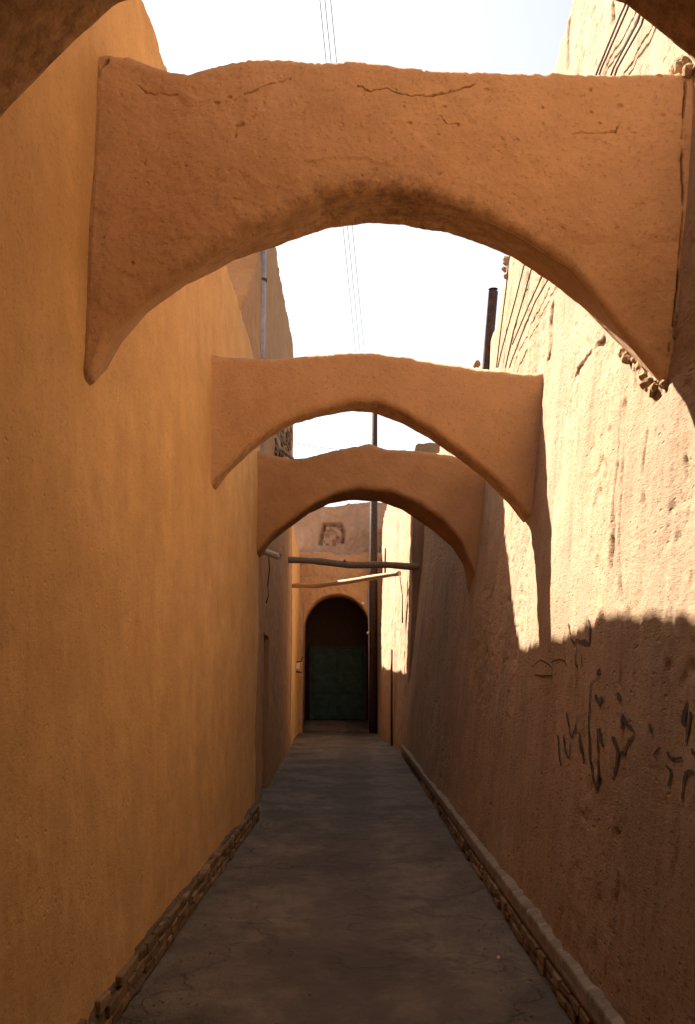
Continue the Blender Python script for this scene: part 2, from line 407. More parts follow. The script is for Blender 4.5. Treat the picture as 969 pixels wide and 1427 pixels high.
# ------------------------------------------------------------------ arches
def arch_solid(name, Yf, t, top, bf, bb, x0, x1, mat, parent, nx=300, dn=40, skew=0.0, cracks=(), seed=0, stain=None, amp=1.0, rnd=.07, topback=.0, flare=.05, step=.012):
    """top / bf / bb: (X, z) outlines of the upper edge, the front and the back lower edge."""
    X = np.linspace(x0, x1, nx)
    def I(pts): p = sorted(pts); return np.interp(X, [a for a, _ in p], [b for _, b in p])
    def sm(v, k):
        w = np.hanning(k); w /= w.sum(); return np.convolve(np.pad(v, k//2, mode='edge'), w, 'same')[k//2:-(k//2)]
    k = max(5, nx//(28 if nx < 500 else 70)) | 1
    zt, zf, zb = sm(I(top), max(3, k//2) | 1), sm(I(bf), k), sm(I(bb), k)
    zt = zt + .010*fbm(X*3.5, seed, 0, 201, 4) + .005*fbm(X*25, seed, 0, 205, 3)
    zf = zf + .004*fbm(X*5, seed, 0, 202, 4); zb = zb + .006*fbm(X*4, seed, 0, 203, 3) + .003*fbm(X*24, seed, 0, 204, 3)
    nf = dn; ns = max(8, int(t/.02)); nb = max(10, dn//3); nt = max(8, int(t/.04))
    v1 = np.linspace(0, 1, nf, endpoint=False); v2 = np.linspace(0, 1, ns, endpoint=False); v3 = np.linspace(0, 1, nb, endpoint=False); v4 = np.linspace(0, 1, nt, endpoint=False)
    hx = X[:, None]
    def loop(y0, y1, za, zc, zd, ze, r):
        rr = np.minimum(r, (za - zc)*.45)
        pts = []
        # front face down
        for v in v1:
            z = (za) + (zc - za)*v; dtop = np.clip(1 - (za - z)/rr, 0, 1); dbot = np.clip(1 - (z - zc)/rr, 0, 1)
            y = y0 + r*.8*(1 - np.sqrt(1 - dtop**2 + 1e-9)) + r*.8*(1 - np.sqrt(1 - dbot**2 + 1e-9)); pts.append((y, z))
        for v in v2:
            y = y0 + r*.8 + (y1 - y0 - r*.8)*v; z = zc + (zd - zc)*v**1.0 ; pts.append((y, z))
        for v in v3:
            pts.append((y1 + 0*za, zd + (ze - zd)*v))
        for v in v4:
            y = y1 + (y0 + r*.8 - y1)*v; z = ze + (za - ze)*v + .03*np.sin(math.pi*v); pts.append((y, z))
        return np.stack([np.stack([a + 0*za, b + 0*za], -1) for a, b in pts], 1)
    ends = np.exp(-(X - x0 - .12)**2/.06**2*0 - np.clip(X - x0 - .12, 0, 9)/.10) + np.exp(-np.clip(x1 - .12 - X, 0, 9)/.16)
    L = loop(Yf + 0*X, Yf + t + 0*X, zt, zf, zb, zt + topback, rnd)
    P = np.empty(L.shape[:2] + (3,)); P[..., 0] = hx; P[..., 1] = L[..., 0] + skew*hx; P[..., 2] = L[..., 1]
    # relief on the front face and soffit
    x, z = P[..., 0], P[..., 2]; n = P.shape[1]
    w = np.zeros(n); w[:nf] = 1; w = w[None, :]
    d = amp*(.022*fbm(x*1.2, z*1.2, seed, 211, 3) + .005*fbm(x*7, z*7, seed, 212, 3) + .002*fbm(x*30, z*30, seed, 213, 2))
    d = d + flare*ends[:, None]*.8
    if nx > 500: d = d - .012*sstep(.60, .82, vn(x*30, z*34, seed, 231))*sstep(-.1, .5, vn(x*3, z*3, seed, 232)) - .006*sstep(.2, .5, fbm(x*2.3, z*2.6, seed, 233, 5))
    for pts, wd, dep in cracks:
        wob = (.014 if dep < .06 else .004)*fbm(x*25, z*25, seed, 220, 4)
        d = d - dep*np.clip(.55 + 1.1*fbm(x*9, z*9, seed, 221, 3), 0, 1)*np.clip(1 - dist_poly(x + wob, z + wob, pts)/wd, 0, 1)
    P[..., 1] -= d*w
    ws_ = np.zeros(n); ws_[nf:nf+ns] = 1
    P[..., 2] += ws_[None, :]*(.006*fbm(P[..., 0]*7, P[..., 1]*7, seed, 215, 4))
    F = grid_faces(nx, n, wrap=True)
    st = np.zeros((nx, n))
    if stain is not None: st = stain(P[..., 0], P[..., 1], P[..., 2], zf[:, None])
    o = np_mesh(name, P.reshape(-1, 3), F, mat, parent, True, st)
    return o
def outline(px, Y, skew=0.0):
    out = []
    for x, y in px:
        d = ray(x, y); t = Y/(d[1] - skew*d[0]); p = EYEP + d*t; out.append((p[0], p[2]))
    return out
def ext(o, a, b, dl=0, dr=0):                  # carry an outline on into both walls
    o = sorted(o); return [(a, o[0][1] - dl)] + o + [(b, o[-1][1] - dr)]
ARCH_GROUP = 'mud arches spanning the alley'

# arch 1
A1 = [on_x(x, y, -1.2)[1] for x, y in ((148, 80), (140, 280), (130, 480))]; Y1 = sum(A1)/3
T1 = [(150, 77), (180, 74), (205, 84), (240, 94), (262, 96), (300, 87), (345, 77), (385, 75), (430, 80), (480, 79), (560, 88), (620, 93), (700, 95), (800, 97), (900, 100), (955, 103)]
F1 = [(131, 528), (137, 502), (148, 476), (168, 449), (205, 415), (253, 382), (295, 353), (335, 330), (400, 296), (449, 273), (500, 266), (546, 263), (600, 276), (660, 294), (700, 311), (737, 330), (799, 371), (845, 425), (885, 480), (925, 530)]
B1 = [(143, 538), (147, 522), (154, 506), (170, 478), (205, 437), (258, 398), (330, 362), (402, 338), (460, 318), (510, 310), (560, 313), (620, 324), (675, 341), (720, 363), (766, 392), (820, 435), (861, 478), (885, 500)]
t1 = .34
cr1 = [([(338, 131), (352, 127), (365, 120), (385, 114), (402, 112)], .0045, .025), ([(498, 121), (515, 128), (540, 122), (552, 131), (575, 133), (592, 136), (610, 130), (640, 126), (660, 118)], .005, .028),
       ([(800, 184), (830, 186), (858, 185)], .005, .02), ([(190, 120), (215, 130), (245, 133)], .005, .012), ([(200, 210), (203, 228)], .007, .02), ([(700, 520-330), (705, 205)], .006, .012)]
cr1 += [([(952, 118), (948, 200), (950, 290), (945, 380), (938, 450), (932, 490)], .007, .075), ([(150, 88), (146, 96)], .012, .04), ([(325, 140), (340, 131)], .004, .03), ([(860, 178), (857, 186)], .006, .02), ([(615, 160), (625, 172), (640, 178)], .004, .02)]
cr1 = [([tuple(q) for q in outline(p, Y1)], w, d) for p, w, d in cr1]
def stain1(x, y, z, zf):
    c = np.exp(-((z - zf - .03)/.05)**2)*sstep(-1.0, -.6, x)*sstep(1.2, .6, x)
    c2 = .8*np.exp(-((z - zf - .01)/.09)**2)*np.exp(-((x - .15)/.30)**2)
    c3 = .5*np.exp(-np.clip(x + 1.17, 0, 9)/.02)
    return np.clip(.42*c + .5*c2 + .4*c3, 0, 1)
a1 = empty('mud_arch', (0, Y1, 3.8), 'largest mud arch nearest in full view with cracks along its top edge', 'arch', ARCH_GROUP)
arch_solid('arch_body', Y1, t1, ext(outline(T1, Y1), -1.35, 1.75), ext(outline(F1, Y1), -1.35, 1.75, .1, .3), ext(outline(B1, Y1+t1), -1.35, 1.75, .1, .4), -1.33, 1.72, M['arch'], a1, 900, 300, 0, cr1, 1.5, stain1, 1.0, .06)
# arch 2
A2 = [on_x(x, y, -1.2)[1] for x, y in ((296, 497), (293, 600), (291, 683))]; Y2 = sum(A2)/3
T2 = [(297, 494), (330, 497), (380, 498), (430, 493), (480, 489), (520, 489), (570, 495), (620, 505), (680, 513), (730, 518), (752, 518), (766, 514)]
F2 = [(292, 680), (318, 650), (350, 620), (380, 598), (410, 583), (450, 570), (490, 561), (530, 561), (565, 577), (605, 601), (650, 635), (690, 668), (715, 692), (733, 715)]
B2 = [(300, 685), (320, 657), (350, 630), (380, 607), (410, 591), (450, 579), (490, 573), (520, 575), (560, 590), (600, 612), (640, 640), (680, 673), (710, 703), (726, 725)]
t2 = .27
a2 = empty('mud_arch', (0, Y2, 3.8), 'second mud arch back, smooth orange, flaring into the right wall', 'arch', ARCH_GROUP)
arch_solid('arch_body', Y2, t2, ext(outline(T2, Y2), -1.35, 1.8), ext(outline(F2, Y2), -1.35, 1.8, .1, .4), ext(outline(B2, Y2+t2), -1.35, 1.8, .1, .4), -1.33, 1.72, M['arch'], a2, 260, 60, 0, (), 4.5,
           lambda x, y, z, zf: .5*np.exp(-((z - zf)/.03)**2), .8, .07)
# arch 3
A3 = [on_x(x, y, -1.2)[1] for x, y in ((360, 640), (360, 700))]; SK = -.14; Y3 = sum(A3)/2 - 1.2*.14*0 + SK*1.2
T3 = [(362, 628), (375, 632), (400, 637), (425, 637), (450, 631), (480, 624), (515, 617), (530, 622), (545, 626), (580, 627), (620, 632), (670, 642), (700, 650)]
F3 = [(360, 770), (380, 745), (410, 722), (440, 701), (470, 687), (500, 681), (545, 685), (585, 702), (620, 726), (645, 758), (662, 800), (668, 830)]
B3 = [(366, 775), (377, 757), (400, 738), (430, 716), (460, 702), (490, 697), (530, 699), (560, 710), (600, 736), (630, 762), (648, 790), (652, 830)]
t3 = .6
a3 = empty('mud_arch', (0, Y3, 3.8), 'third and farthest mud arch, browner, with a peaked top edge', 'arch', ARCH_GROUP)
arch_solid('arch_body', Y3, t3, ext(outline(T3, Y3, SK), -1.4, 1.85), ext(outline(F3, Y3, SK), -1.4, 1.85, .1, .5), ext(outline(B3, Y3+t3, SK), -1.4, 1.85, .1, .6), -1.36, 1.78, M['arch3'], a3, 220, 50, SK, (), 8.5,
           lambda x, y, z, zf: .3*np.exp(-((z - zf)/.03)**2), 1.0, .07)
# arch 0, overhead
Y0b, t0 = 2.85, .36
B0 = outline([(0, 165), (45, 117), (100, 62), (165, 0), (865, 0), (900, 26), (935, 55), (969, 82)], Y0b)
B0 = sorted(B0); l0, r0 = B0[0], B0[-1]
mid = [(-.45, 3.78), (-.2, 3.95), (.15, 3.98), (.5, 3.80)]
B0 = sorted([(-1.42, l0[1] - .75), (l0[0] - .22, l0[1] - .42), (l0[0] - .11, l0[1] - .17)] + B0 + mid + [(1.3, 3.0), (1.5, 2.75), (1.7, 2.4)])
a0 = empty('mud_arch', (0, Y0b - t0, 3.8), 'mud arch right overhead, only its lower edges showing in the top corners', 'arch', ARCH_GROUP)
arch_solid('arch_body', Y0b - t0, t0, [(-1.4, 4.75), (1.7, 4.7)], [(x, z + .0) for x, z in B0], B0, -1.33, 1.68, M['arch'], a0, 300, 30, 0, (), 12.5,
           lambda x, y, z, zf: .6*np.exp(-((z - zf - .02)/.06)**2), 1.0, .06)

# broken springing of arch 1 at the right wall
def clod_mesh(seed, r):
    bm = bmesh.new(); bmesh.ops.create_icosphere(bm, subdivisions=2, radius=r)
    for v in bm.verts:
        f = 1 + .45*float(fbm(v.co.x/r*1.1 + seed, v.co.y/r*1.1, v.co.z/r*1.1, seed, 2)); v.co *= f; v.co.y *= 1.2
    return bm
for i, (px, py, r) in enumerate([(872, 492, .035), (880, 500, .04), (890, 498, .03), (897, 512, .035), (902, 525, .03), (908, 535, .035), (913, 545, .03), (918, 538, .025), (884, 488, .03), (925, 530, .03), (930, 536, .022), (905, 508, .03), (946, 96, .035), (955, 90, .04), (962, 98, .03), (940, 101, .02)]):
    p = solve(px, py, fR); p = np.array(p); p[0] -= .01
    bm = clod_mesh(i+1, r); bmesh.ops.translate(bm, verts=bm.verts, vec=Vector(p)); bm_obj('mud_clod', bm, M['clod'], a1)

# added roof and back wall, out of view, cutting light from behind the camera
vp = empty('light_blocker', (0, -6, 3), 'added unseen mud roof blocking light from behind the camera', 'light blocker')
th_ = np.linspace(0, math.pi, 17); vy = np.linspace(-14, 1.9, 44)
VP = np.array([[(1.75*math.cos(a) + .15, y, 2.6 + 1.5*math.sin(a) + .02*float(vn(y*2, a*3, 0, 900))) for a in th_] for y in vy])
VQ = VP.copy(); VQ[..., 2] = 4.6
np_mesh('light_block_roof', np.concatenate([VP, VQ[:, ::-1]], 1).reshape(-1, 3), grid_faces(len(vy), 34, wrap=True), M['arch'], vp)
bm = bmesh.new(); box(bm, (-1.9, -14.5, 0), (2.1, -14.02, 4.6)); bm_obj('light_block_wall', bm, M['arch'], vp)

# ------------------------------------------------------------------ brick plinths
def brick_meshes(L, W, H, n=7):
    out = []
    for k in range(n):
        bm = bmesh.new(); box(bm, (-W/2, -L/2, -H/2), (W/2, L/2, H/2))
        for v in bm.verts: v.co += Vector([random.uniform(-.008, .008) for _ in range(3)])
        bmesh.ops.bevel(bm, geom=list(bm.edges), offset=.006, segments=1, affect='EDGES')
        me = bpy.data.meshes.new('brick'); bm.to_mesh(me); bm.free(); me.materials.append(M['brick']); out.append(me)
    return out
BM_ = brick_meshes(.19, .10, .052)
def brick(parent, loc, rot=(0, 0, 0), ms=None, sc_=(1, 1, 1)):
    o = bpy.data.objects.new('brick', random.choice(ms or BM_)); o.parent = parent
    o.location = Vector(loc) - Vector(parent.location); o.rotation_euler = rot; o.scale = sc_; C.objects.link(o); return o
# left: three rough courses, worn, some missing
for c in range(3):
    y = 2.7 + .07*c
    while y < 12.3:
        if random.random() > (.06 if c < 2 else .16):
            brick(lw, (-1.203 + random.uniform(-.006, .006), y, .03 + c*.064 + random.uniform(-.004, .004)),
                  (random.uniform(-.03, .03), random.uniform(-.03, .03), random.uniform(-.03, .03)))
        y += .205 + random.uniform(-.008, .01)
def strip(name, side, X0, X1, h0, h1, y0, y1, mat, parent, seed, am=.01):
    ysn = yrange(y0, y1, 1.006, 2.6)
    prof = [(X0 + .02, 0), (X0, 0.0), (X0, h0*.33), (X0, h0*.66), (X0, h0), (X0 + .02, h0 + .008), ((X0+X1)/2, (h0+h1)/2 + .01), (X1, h1), (X1 + .05, h1)]
    # subdivide
    q = []
    for (a, b), (c_, d_) in zip(prof[:-1], prof[1:]):
        for s in np.linspace(0, 1, 4, endpoint=False): q.append((a + (c_-a)*s, b + (d_-b)*s))
    q.append(prof[-1]); q = np.array(q)
    YY = ysn[:, None] + 0*q[:, 0]; Xg = q[:, 0][None] + 0*YY; Zg = q[:, 1][None] + 0*YY
    nn = am*fbm(YY*6, Xg*20, Zg*20, seed, 4); nm = am*2*sstep(.1, .6, fbm(YY*2.2, Zg*6, 0, seed+5, 3))
    Xg = Xg - nn + nm*(Zg > .02); Zg = Zg + nn*.7*(Zg > .02) - nm*.5*(Zg > h0*.9)
    return np_mesh(name, np.stack([side*Xg, YY, Zg], -1).reshape(-1, 3), grid_faces(len(ysn), len(q), flip=side < 0), mat, parent)
strip('mortar_bed', -1, 1.158, 1.21, .175, .205, 0.5, 12.45, M['mortar'], lw, 301, .012)
# right: two brick courses under a cement coping
for c in range(2):
    y = 2.7 + .09*c
    while y < 13:
        if random.random() > .05:
            brick(rw, (1.09 + random.uniform(-.010, .008), y, .032 + c*.066), (random.uniform(-.03, .03), random.uniform(-.04, .04), random.uniform(-.03, .03)))
        y += .205 + random.uniform(-.005, .008)
strip('mortar_bed', 1, 1.062, 1.12, .13, .15, 0.5, 23.5, M['mortar'], rw, 311, .006)
def coping():
    ysn = yrange(0.5, 23.5, 1.006, 2.6)
    q = np.array([(1.10, .135), (1.046, .137), (1.045, .16), (1.044, .19), (1.044, .215), (1.045, .232), (1.049, .24), (1.056, .243), (1.075, .248), (1.10, .255), (1.15, .262)])
    YY = ysn[:, None] + 0*q[:, 0]; Xg = q[:, 0][None] + 0*YY; Zg = q[:, 1][None] + 0*YY
    nn = .012*fbm(YY*5, Xg*14, Zg*14, 401, 4); ch = .035*sstep(.05, .5, fbm(YY*6.1, 1, 0, 402, 3))
    Xg = Xg - nn*.3 + ch*.35*(Zg > .15)*(Zg < .25); Zg = Zg + nn*.25 - ch*.25*(Zg > .2)*(Zg < .28)
    return np_mesh('cement_coping', np.stack([Xg, YY, Zg], -1).reshape(-1, 3), grid_faces(len(ysn), len(q)), M['cement'], rw)
coping()

for i, (px, py, r) in enumerate([(706, 364, .045), (705, 375, .04), (708, 384, .035), (665, 508, .05)]):
    p = np.array(solve(px, py, fR)); bm = clod_mesh(i+40, r); bmesh.ops.translate(bm, verts=bm.verts, vec=Vector(p)); bm_obj('mud_clod', bm, M['clod'], rw)

# ------------------------------------------------------------------ graffiti on the right wall
def surfR(Y, z, off=.0): return np.array([float(XR(Y, z) - dispR(Y, z)) - off, Y, z])
def ribbon(bm, pix, w):
    if len(pix) > 2:                                              # a flowing hand: round the corners off
        a = np.array([pix[0]] + list(pix) + [pix[-1]], float); sm_ = []
        for i in range(1, len(a)-2):
            for s in (0, .2, .4, .6, .8):
                sm_.append(.5*((2*a[i]) + (a[i+1]-a[i-1])*s + (2*a[i-1]-5*a[i]+4*a[i+1]-a[i+2])*s*s + (3*a[i]-a[i-1]-3*a[i+1]+a[i+2])*s**3))
        pix = sm_ + [a[-1]]
    pts = [solve(x, y, fR) for x, y in pix]; P = []
    for a, b in zip(pts[:-1], pts[1:]):
        n = max(2, int(np.hypot(b[1]-a[1], b[2]-a[2])/.025))
        for s in np.linspace(0, 1, n, endpoint=False): P.append((a[1] + (b[1]-a[1])*s, a[2] + (b[2]-a[2])*s))
    P.append((pts[-1][1], pts[-1][2])); P = np.array(P); n = len(P)
    T = np.gradient(P, axis=0); T /= np.linalg.norm(T, axis=1)[:, None] + 1e-9; Nn = np.stack([-T[:, 1], T[:, 0]], 1)
    wd = w*.85*(.6 + .4*np.sin(np.linspace(.25, 2.9, n)))*(1 + .3*np.random.uniform(-1, 1, n))
    rows = []
    for k in range(-1, 2):
        Q = P + Nn*np.array([[1.35, .55]])*wd[:, None]*k*.5; D = XR(Q[:, 0], Q[:, 1]) - dispR(Q[:, 0], Q[:, 1]) - .006
        rows.append([bm.verts.new((D[i], Q[i, 0], Q[i, 1])) for i in range(n)])
    for r0_, r1_ in zip(rows[:-1], rows[1:]):
        for i in range(n-1): bm.faces.new((r0_[i], r0_[i+1], r1_[i+1], r1_[i]))
def cr4(*p): return [(740 + x/4.232, 840 + y/4.232) for x, y in p]
STROKES = [
    (cr4((225, 120), (235, 180), (265, 240), (285, 215), (320, 235), (370, 240), (375, 150), (365, 95)), .03), (cr4((300, 235), (340, 225), (370, 245)), .045),
    (cr4((285, 250), (272, 350), (275, 430)), .018), (cr4((320, 300), (318, 380)), .018),
    (cr4((20, 380), (60, 340), (110, 355), (140, 400)), .02), (cr4((130, 350), (180, 335), (215, 365)), .02), (cr4((30, 425), (80, 432), (135, 430)), .03),
    (cr4((440, 395), (428, 425)), .05), (cr4((412, 545), (430, 590), (455, 560)), .05), (cr4((538, 530), (548, 575)), .05),
    (cr4((385, 470), (372, 580), (360, 720), (358, 860), (365, 960), (382, 1060), (400, 1100), (415, 1020), (412, 900), (410, 740)), .035),
    (cr4((215, 650), (228, 740), (248, 790), (270, 750), (295, 680)), .028), (cr4((200, 780), (205, 870), (228, 915), (240, 830)), .028), (cr4((165, 780), (172, 880), (185, 960)), .028),
    (cr4((300, 770), (308, 860), (315, 950)), .028), (cr4((425, 740), (432, 800), (440, 850)), .045),
    (cr4((550, 745), (556, 670), (575, 715), (600, 745), (620, 765)), .040), (cr4((620, 770), (580, 830), (535, 890), (505, 820), (500, 790)), .028), (cr4((505, 790), (522, 870), (510, 980), (485, 1040)), .035),
    (cr4((715, 715), (722, 765)), .03), (cr4((905, 590), (888, 680), (892, 720)), .035), (cr4((935, 640), (920, 760), (900, 850)), .028),
    (cr4((805, 880), (825, 920), (880, 915)), .028), (cr4((810, 1080), (825, 1000), (800, 960)), .022),
    (cr4((965, 1000), (925, 1000), (895, 1060), (885, 1180)), .035), (cr4((770, 850), (740, 900)), .02), (cr4((960, 860), (955, 890)), .04),
]
bm = bmesh.new()
for p, w in STROKES: ribbon(bm, p, w)
bm_obj('graffiti', bm, M['paint'], rw)

# ------------------------------------------------------------------ far gateway
Yg = 34.6
gw = empty('gatehouse', (0, Yg, 0), 'mud gatehouse closing the alley with a dark round arched doorway', 'gateway')
opx = [on_y(x, 990, Yg)[0] for x in (422, 516)]; zc = on_y(468, 827, Yg)[2]; xa, xb = opx; rad = (xb - xa)/2; xm = (xa+xb)/2
th = np.linspace(math.pi, 0, 25)
opening = [(-2.6, -.05), (xa - .02, -.05), (xa, .0)] + [(xm + rad*math.cos(a), zc - rad*1.02 + rad*1.02*math.sin(a)) for a in th] + [(xb, .0), (xb + .02, -.05), (2.2, -.05)]
def gate_wall(name, y0, t, opening, ztop, x0, x1, mat, amp=.01, seed=0, extra=None, zlow=-.05):
    X = np.unique(np.concatenate([np.linspace(x0, x1, 200), [xa-.004, xa+.004, xb-.004, xb+.004], xm + rad*np.cos(th)*.999]))
    zb = np.where((X > xa) & (X < xb), zc - rad*1.02 + rad*1.02*np.sqrt(np.clip(1 - ((X-xm)/rad)**2, 0, 1)), -.05) if opening else np.full(len(X), zlow)
    zt = ztop(X); v = np.linspace(0, 1, 130); Z = zt[:, None] + (zb - zt)[:, None]*v; XX = X[:, None] + 0*Z
    Yd = y0 - amp*2*fbm(XX*1.5, Z*1.5, seed, 500, 4) - amp*fbm(XX*8, Z*6, seed, 501, 3)
    if extra is not None: Yd = Yd + extra(XX, Z)
    fr_ = np.stack([XX, Yd, Z], -1); bk = np.stack([XX[:, [-1, 0]], np.full((len(X), 2), y0 + t), Z[:, [-1, 0]]], -1)
    P = np.concatenate([fr_, bk], 1)
    return np_mesh(name, P.reshape(-1, 3), grid_faces(len(X), P.shape[1], wrap=True), mat, gw)
zA, zB_, zC = on_y(470, 806, Yg)[2], on_y(470, 772, Yg+.5)[2], on_y(470, 702, Yg+1.6)[2]
gate_wall('wall', Yg, 2.4, True, lambda X: zA + .05*fbm(X*2, 0, 0, 510, 3), -2.7, 2.0, M['arch'], .012, 1)
gate_wall('parapet', Yg + .30, 2.6, False, lambda X: zB_ + .08*fbm(X*3, 0, 0, 511, 4) - .05*X*0, -2.7, 2.0, M['arch'], .012, 2, None, zA - .12)
nx0, nx1 = on_y(447, 745, Yg+1.6)[0], on_y(479, 745, Yg+1.6)[0]; nz0, nz1 = on_y(460, 761, Yg+1.6)[2], on_y(460, 731, Yg+1.6)[2]
def niche(X, Z):
    s = (Z - nz0)/(nz1 - nz0); a = nx0 + .12*s; b = nx1 - .04*s
    d = dist_poly(X, Z, [(nx0, nz0+.1), (nx0 + .14, nz1), (nx1 - .10, nz1), (nx1, nz1 - .25), (nx1 - .02, nz0 + .15)])
    ins = (X > a) & (X < b) & (Z > nz0) & (Z < nz1)
    return .26*np.clip(1 - d/.10, 0, 1) + ins*.12*sstep(0, .5, fbm(X*8, Z*9, 0, 520, 2))
gate_wall('upper_wall', Yg + 1.6, 1.2, False, lambda X: zC + .06*fbm(X*2, 0, 0, 512, 3) + .04*X, -2.8, 2.2, M['pink'], .02, 3, niche, zA - .1)
# passage, lunette, green door
box_ = bmesh.new(); box(box_, (xa - .3, Yg + 2.3, 0.2), (xb + .3, Yg + 2.6, zc)); bm_obj('back_wall', box_, M['darkwood'], gw)
st = bmesh.new(); box(st, (xa + .01, Yg + .05, -.05), (xb - .01, Yg + 2.4, .36))
for v in st.verts:
    if v.co.y < Yg + .2 and v.co.z > .1: v.co.z = .05
bm_obj('entrance_ramp', st, M['floor'], gw)
dx0, dx1 = on_y(434, 950, Yg+2.15)[0], on_y(508, 950, Yg+2.15)[0]; dz1 = on_y(470, 903, Yg+2.15)[2]; dm = (dx0+dx1)/2
gd = empty('green_door', (dm, Yg + 2.15, .36), 'green painted double metal door deep inside the arched gateway', 'door')
for s, (a, b) in enumerate(((dx0, dm - .008), (dm + .008, dx1))):
    bm = bmesh.new(); box(bm, (a, Yg + 2.13, .37), (b, Yg + 2.19, dz1), .006)
    bm_obj('door_leaf', bm, M['green'], gd)
    for z0_, z1_ in ((.48, 1.2), (1.32, dz1 - .12)):
        bm = bmesh.new(); box(bm, (a + .09, Yg + 2.105, z0_), (b - .09, Yg + 2.135, z1_), .012); bm_obj('door_panel', bm, M['green'], gd)
bm = bmesh.new(); box(bm, (dx0 - .07, Yg + 2.08, .34), (dx0 - .006, Yg + 2.22, dz1 + .07)); box(bm, (dx1 + .006, Yg + 2.08, .34), (dx1 + .07, Yg + 2.22, dz1 + .07)); box(bm, (dx0 - .005, Yg + 2.082, dz1 + .006), (dx1 + .005, Yg + 2.218, dz1 + .068)); bm_obj('door_frame', bm, M['rust'], gd)
bm = bmesh.new(); tube(bm, [(dm - .06, Yg + 2.10, 1.25), (dm - .06, Yg + 2.06, 1.27), (dm - .06, Yg + 2.06, 1.37), (dm - .06, Yg + 2.10, 1.39)], .012); bm_obj('door_handle', bm, M['rust'], gd)

# wooden door in the left building
wd = empty('wooden_door', (-1.5, 15.6, 0), 'dark wooden door recessed in the left wall past the third arch', 'door')
def XB(Y): return -(float(XL(Y)) + .04)
bm = bmesh.new()
for k in range(5):
    ya = 15.1 + k*.21; X_ = XB(ya) - .13
    b2 = bmesh.new(); box(b2, (X_ - .03, ya, .03), (X_ + .01, ya + .2, 2.3), .004); bm_obj('plank', b2, M['darkwood'], wd)
bm.free()
bm = bmesh.new(); tube(bm, [(XB(15.9) - .12, 15.95, 1.05), (XB(15.9) - .07, 15.95, 1.08), (XB(15.9) - .07, 15.95, 1.16), (XB(15.9) - .12, 15.95, 1.2)], .01); bm_obj('door_handle', bm, M['rust'], wd)

# exposed brickwork corner at the far end of the building
for r in range(9):
    for c in range(9):
        px, py = 384 + c*3.4 + (r % 2)*1.6, 599 + r*4.2
        if px > 407: continue
        p = solve(px, py, lambda p: -p[0] - XL(p[1]) - .04)
        if random.random() < .15: continue
        brick(bl, (p[0] + random.uniform(-.02, .012), p[1], p[2]), (random.uniform(-.05, .05), 0, random.uniform(-.05, .05)), BM_, (.8, 2.2, 1.1))
p = solve(386, 617, lambda p: -p[0] - XL(p[1]) - .04); q = p + np.array([.22, 1.2, -.03])
bm = bmesh.new(); tube(bm, [p - np.array([.2, 0, 0]), p + np.array([.06, .5, -.01]), q], .035, 8); bm_obj('beam_stub', bm, M['wood'], bl)

# ------------------------------------------------------------------ timber beams
def log(name, p0, p1, r, mat, label, seed, knots=True, grp=None):
    t = empty(name, ((p0[0]+p1[0])/2, (p0[1]+p1[1])/2, (p0[2]+p1[2])/2), label, 'beam', grp); n = 60
    p0, p1 = np.array(p0), np.array(p1); bm = bmesh.new(); pts = []; rr = []
    for s in np.linspace(0, 1, n):
        p = p0 + (p1-p0)*s; p = p + np.array([0, .02*vn(s*5, 0, 0, seed), .035*float(vn(s*4, 1, 0, seed)) - .03*math.sin(math.pi*s)]); pts.append(p); rr.append(r*(1 + .12*float(vn(s*14, 2, 0, seed))))
    tube(bm, pts, rr, 12); bm_obj('log', bm, mat, t, True)
    if knots:
        k = pts[int(n*.46)]; bm = bmesh.new(); tube(bm, [k + np.array([0, -.0, r*.4]), k + np.array([.01, -.05, r*1.25])], [.045, .03], 8); bm_obj('knot', bm, mat, t, True)
    return t
Yb = 23.2
p0 = on_y(402, 778, Yb); p1 = on_y(572, 789, Yb); p0[0] -= .15; p1[0] += .2
log('wooden_beam', p0, p1, .078, M['wood'], 'dark round wooden beam spanning between the walls above the far alley', 5)
q0 = on_y(416, 818, 27.6); q1 = on_y(557, 800, 24.7); q0[0] -= .15
log('wooden_beam', q0, q1, .065, M['palewood'], 'thin pale wooden pole, sunlit at its right end, behind the dark beam', 6, False)

# ------------------------------------------------------------------ utility pole, wires, cables
Yp = on_z(519, 1021)[1]; pb = on_z(520, 1021)
pt = on_y(521.5, 545, Yp)
up = empty('utility_pole', (pb[0], Yp, 0), 'tall dark utility pole standing before the gatehouse', 'pole')
bm = bmesh.new(); tube(bm, [(pb[0], Yp, -.2), (pb[0]*.5+pt[0]*.5, Yp, pt[2]*.5), (pt[0], Yp, pt[2])], [.15, .14, .125], 14); bm_obj('shaft', bm, M['rust'], up, True)
bm = bmesh.new(); box(bm, (pt[0] - .65, Yp - .12, pt[2] - .35), (pt[0] + .5, Yp - .08, pt[2] - .28)); bm_obj('crossarm', bm, M['rust'], up)
wires = []
for i, (xn, xf) in enumerate(((446, -.50), (453, -.35), (461, -.2))):
    bm = bmesh.new(); box(bm, (-.03, -.03, -.02), (.03, .03, .07), .012); bmesh.ops.translate(bm, verts=bm.verts, vec=(pt[0] + xf, Yp - .10, pt[2] - .26)); bm_obj('insulator', bm, M['pvc'], up)
    a = np.array([pt[0] + xf, Yp - .10, pt[2] - .20]); b = on_y(xn, 0, 15.5); c = a + (b - a)*2.4; c[2] += .2
    pts = []
    for s in np.linspace(0, 1, 40):
        p = (a + (b-a)*s/.4167) if s < .4167 else b + (c-b)*(s-.4167)/.5833
        pts.append(p)
    bm = bmesh.new(); tube(bm, pts, .0075, 5)
    w_ = bm_obj('overhead_wire', bm, M['wire'], None, True)
    tag(w_, ('left overhead wire of the three crossing the sky', 'middle overhead wire of the three crossing the sky', 'right overhead wire of the three crossing the sky')[i], 'wire', 'overhead wires running along the sky')
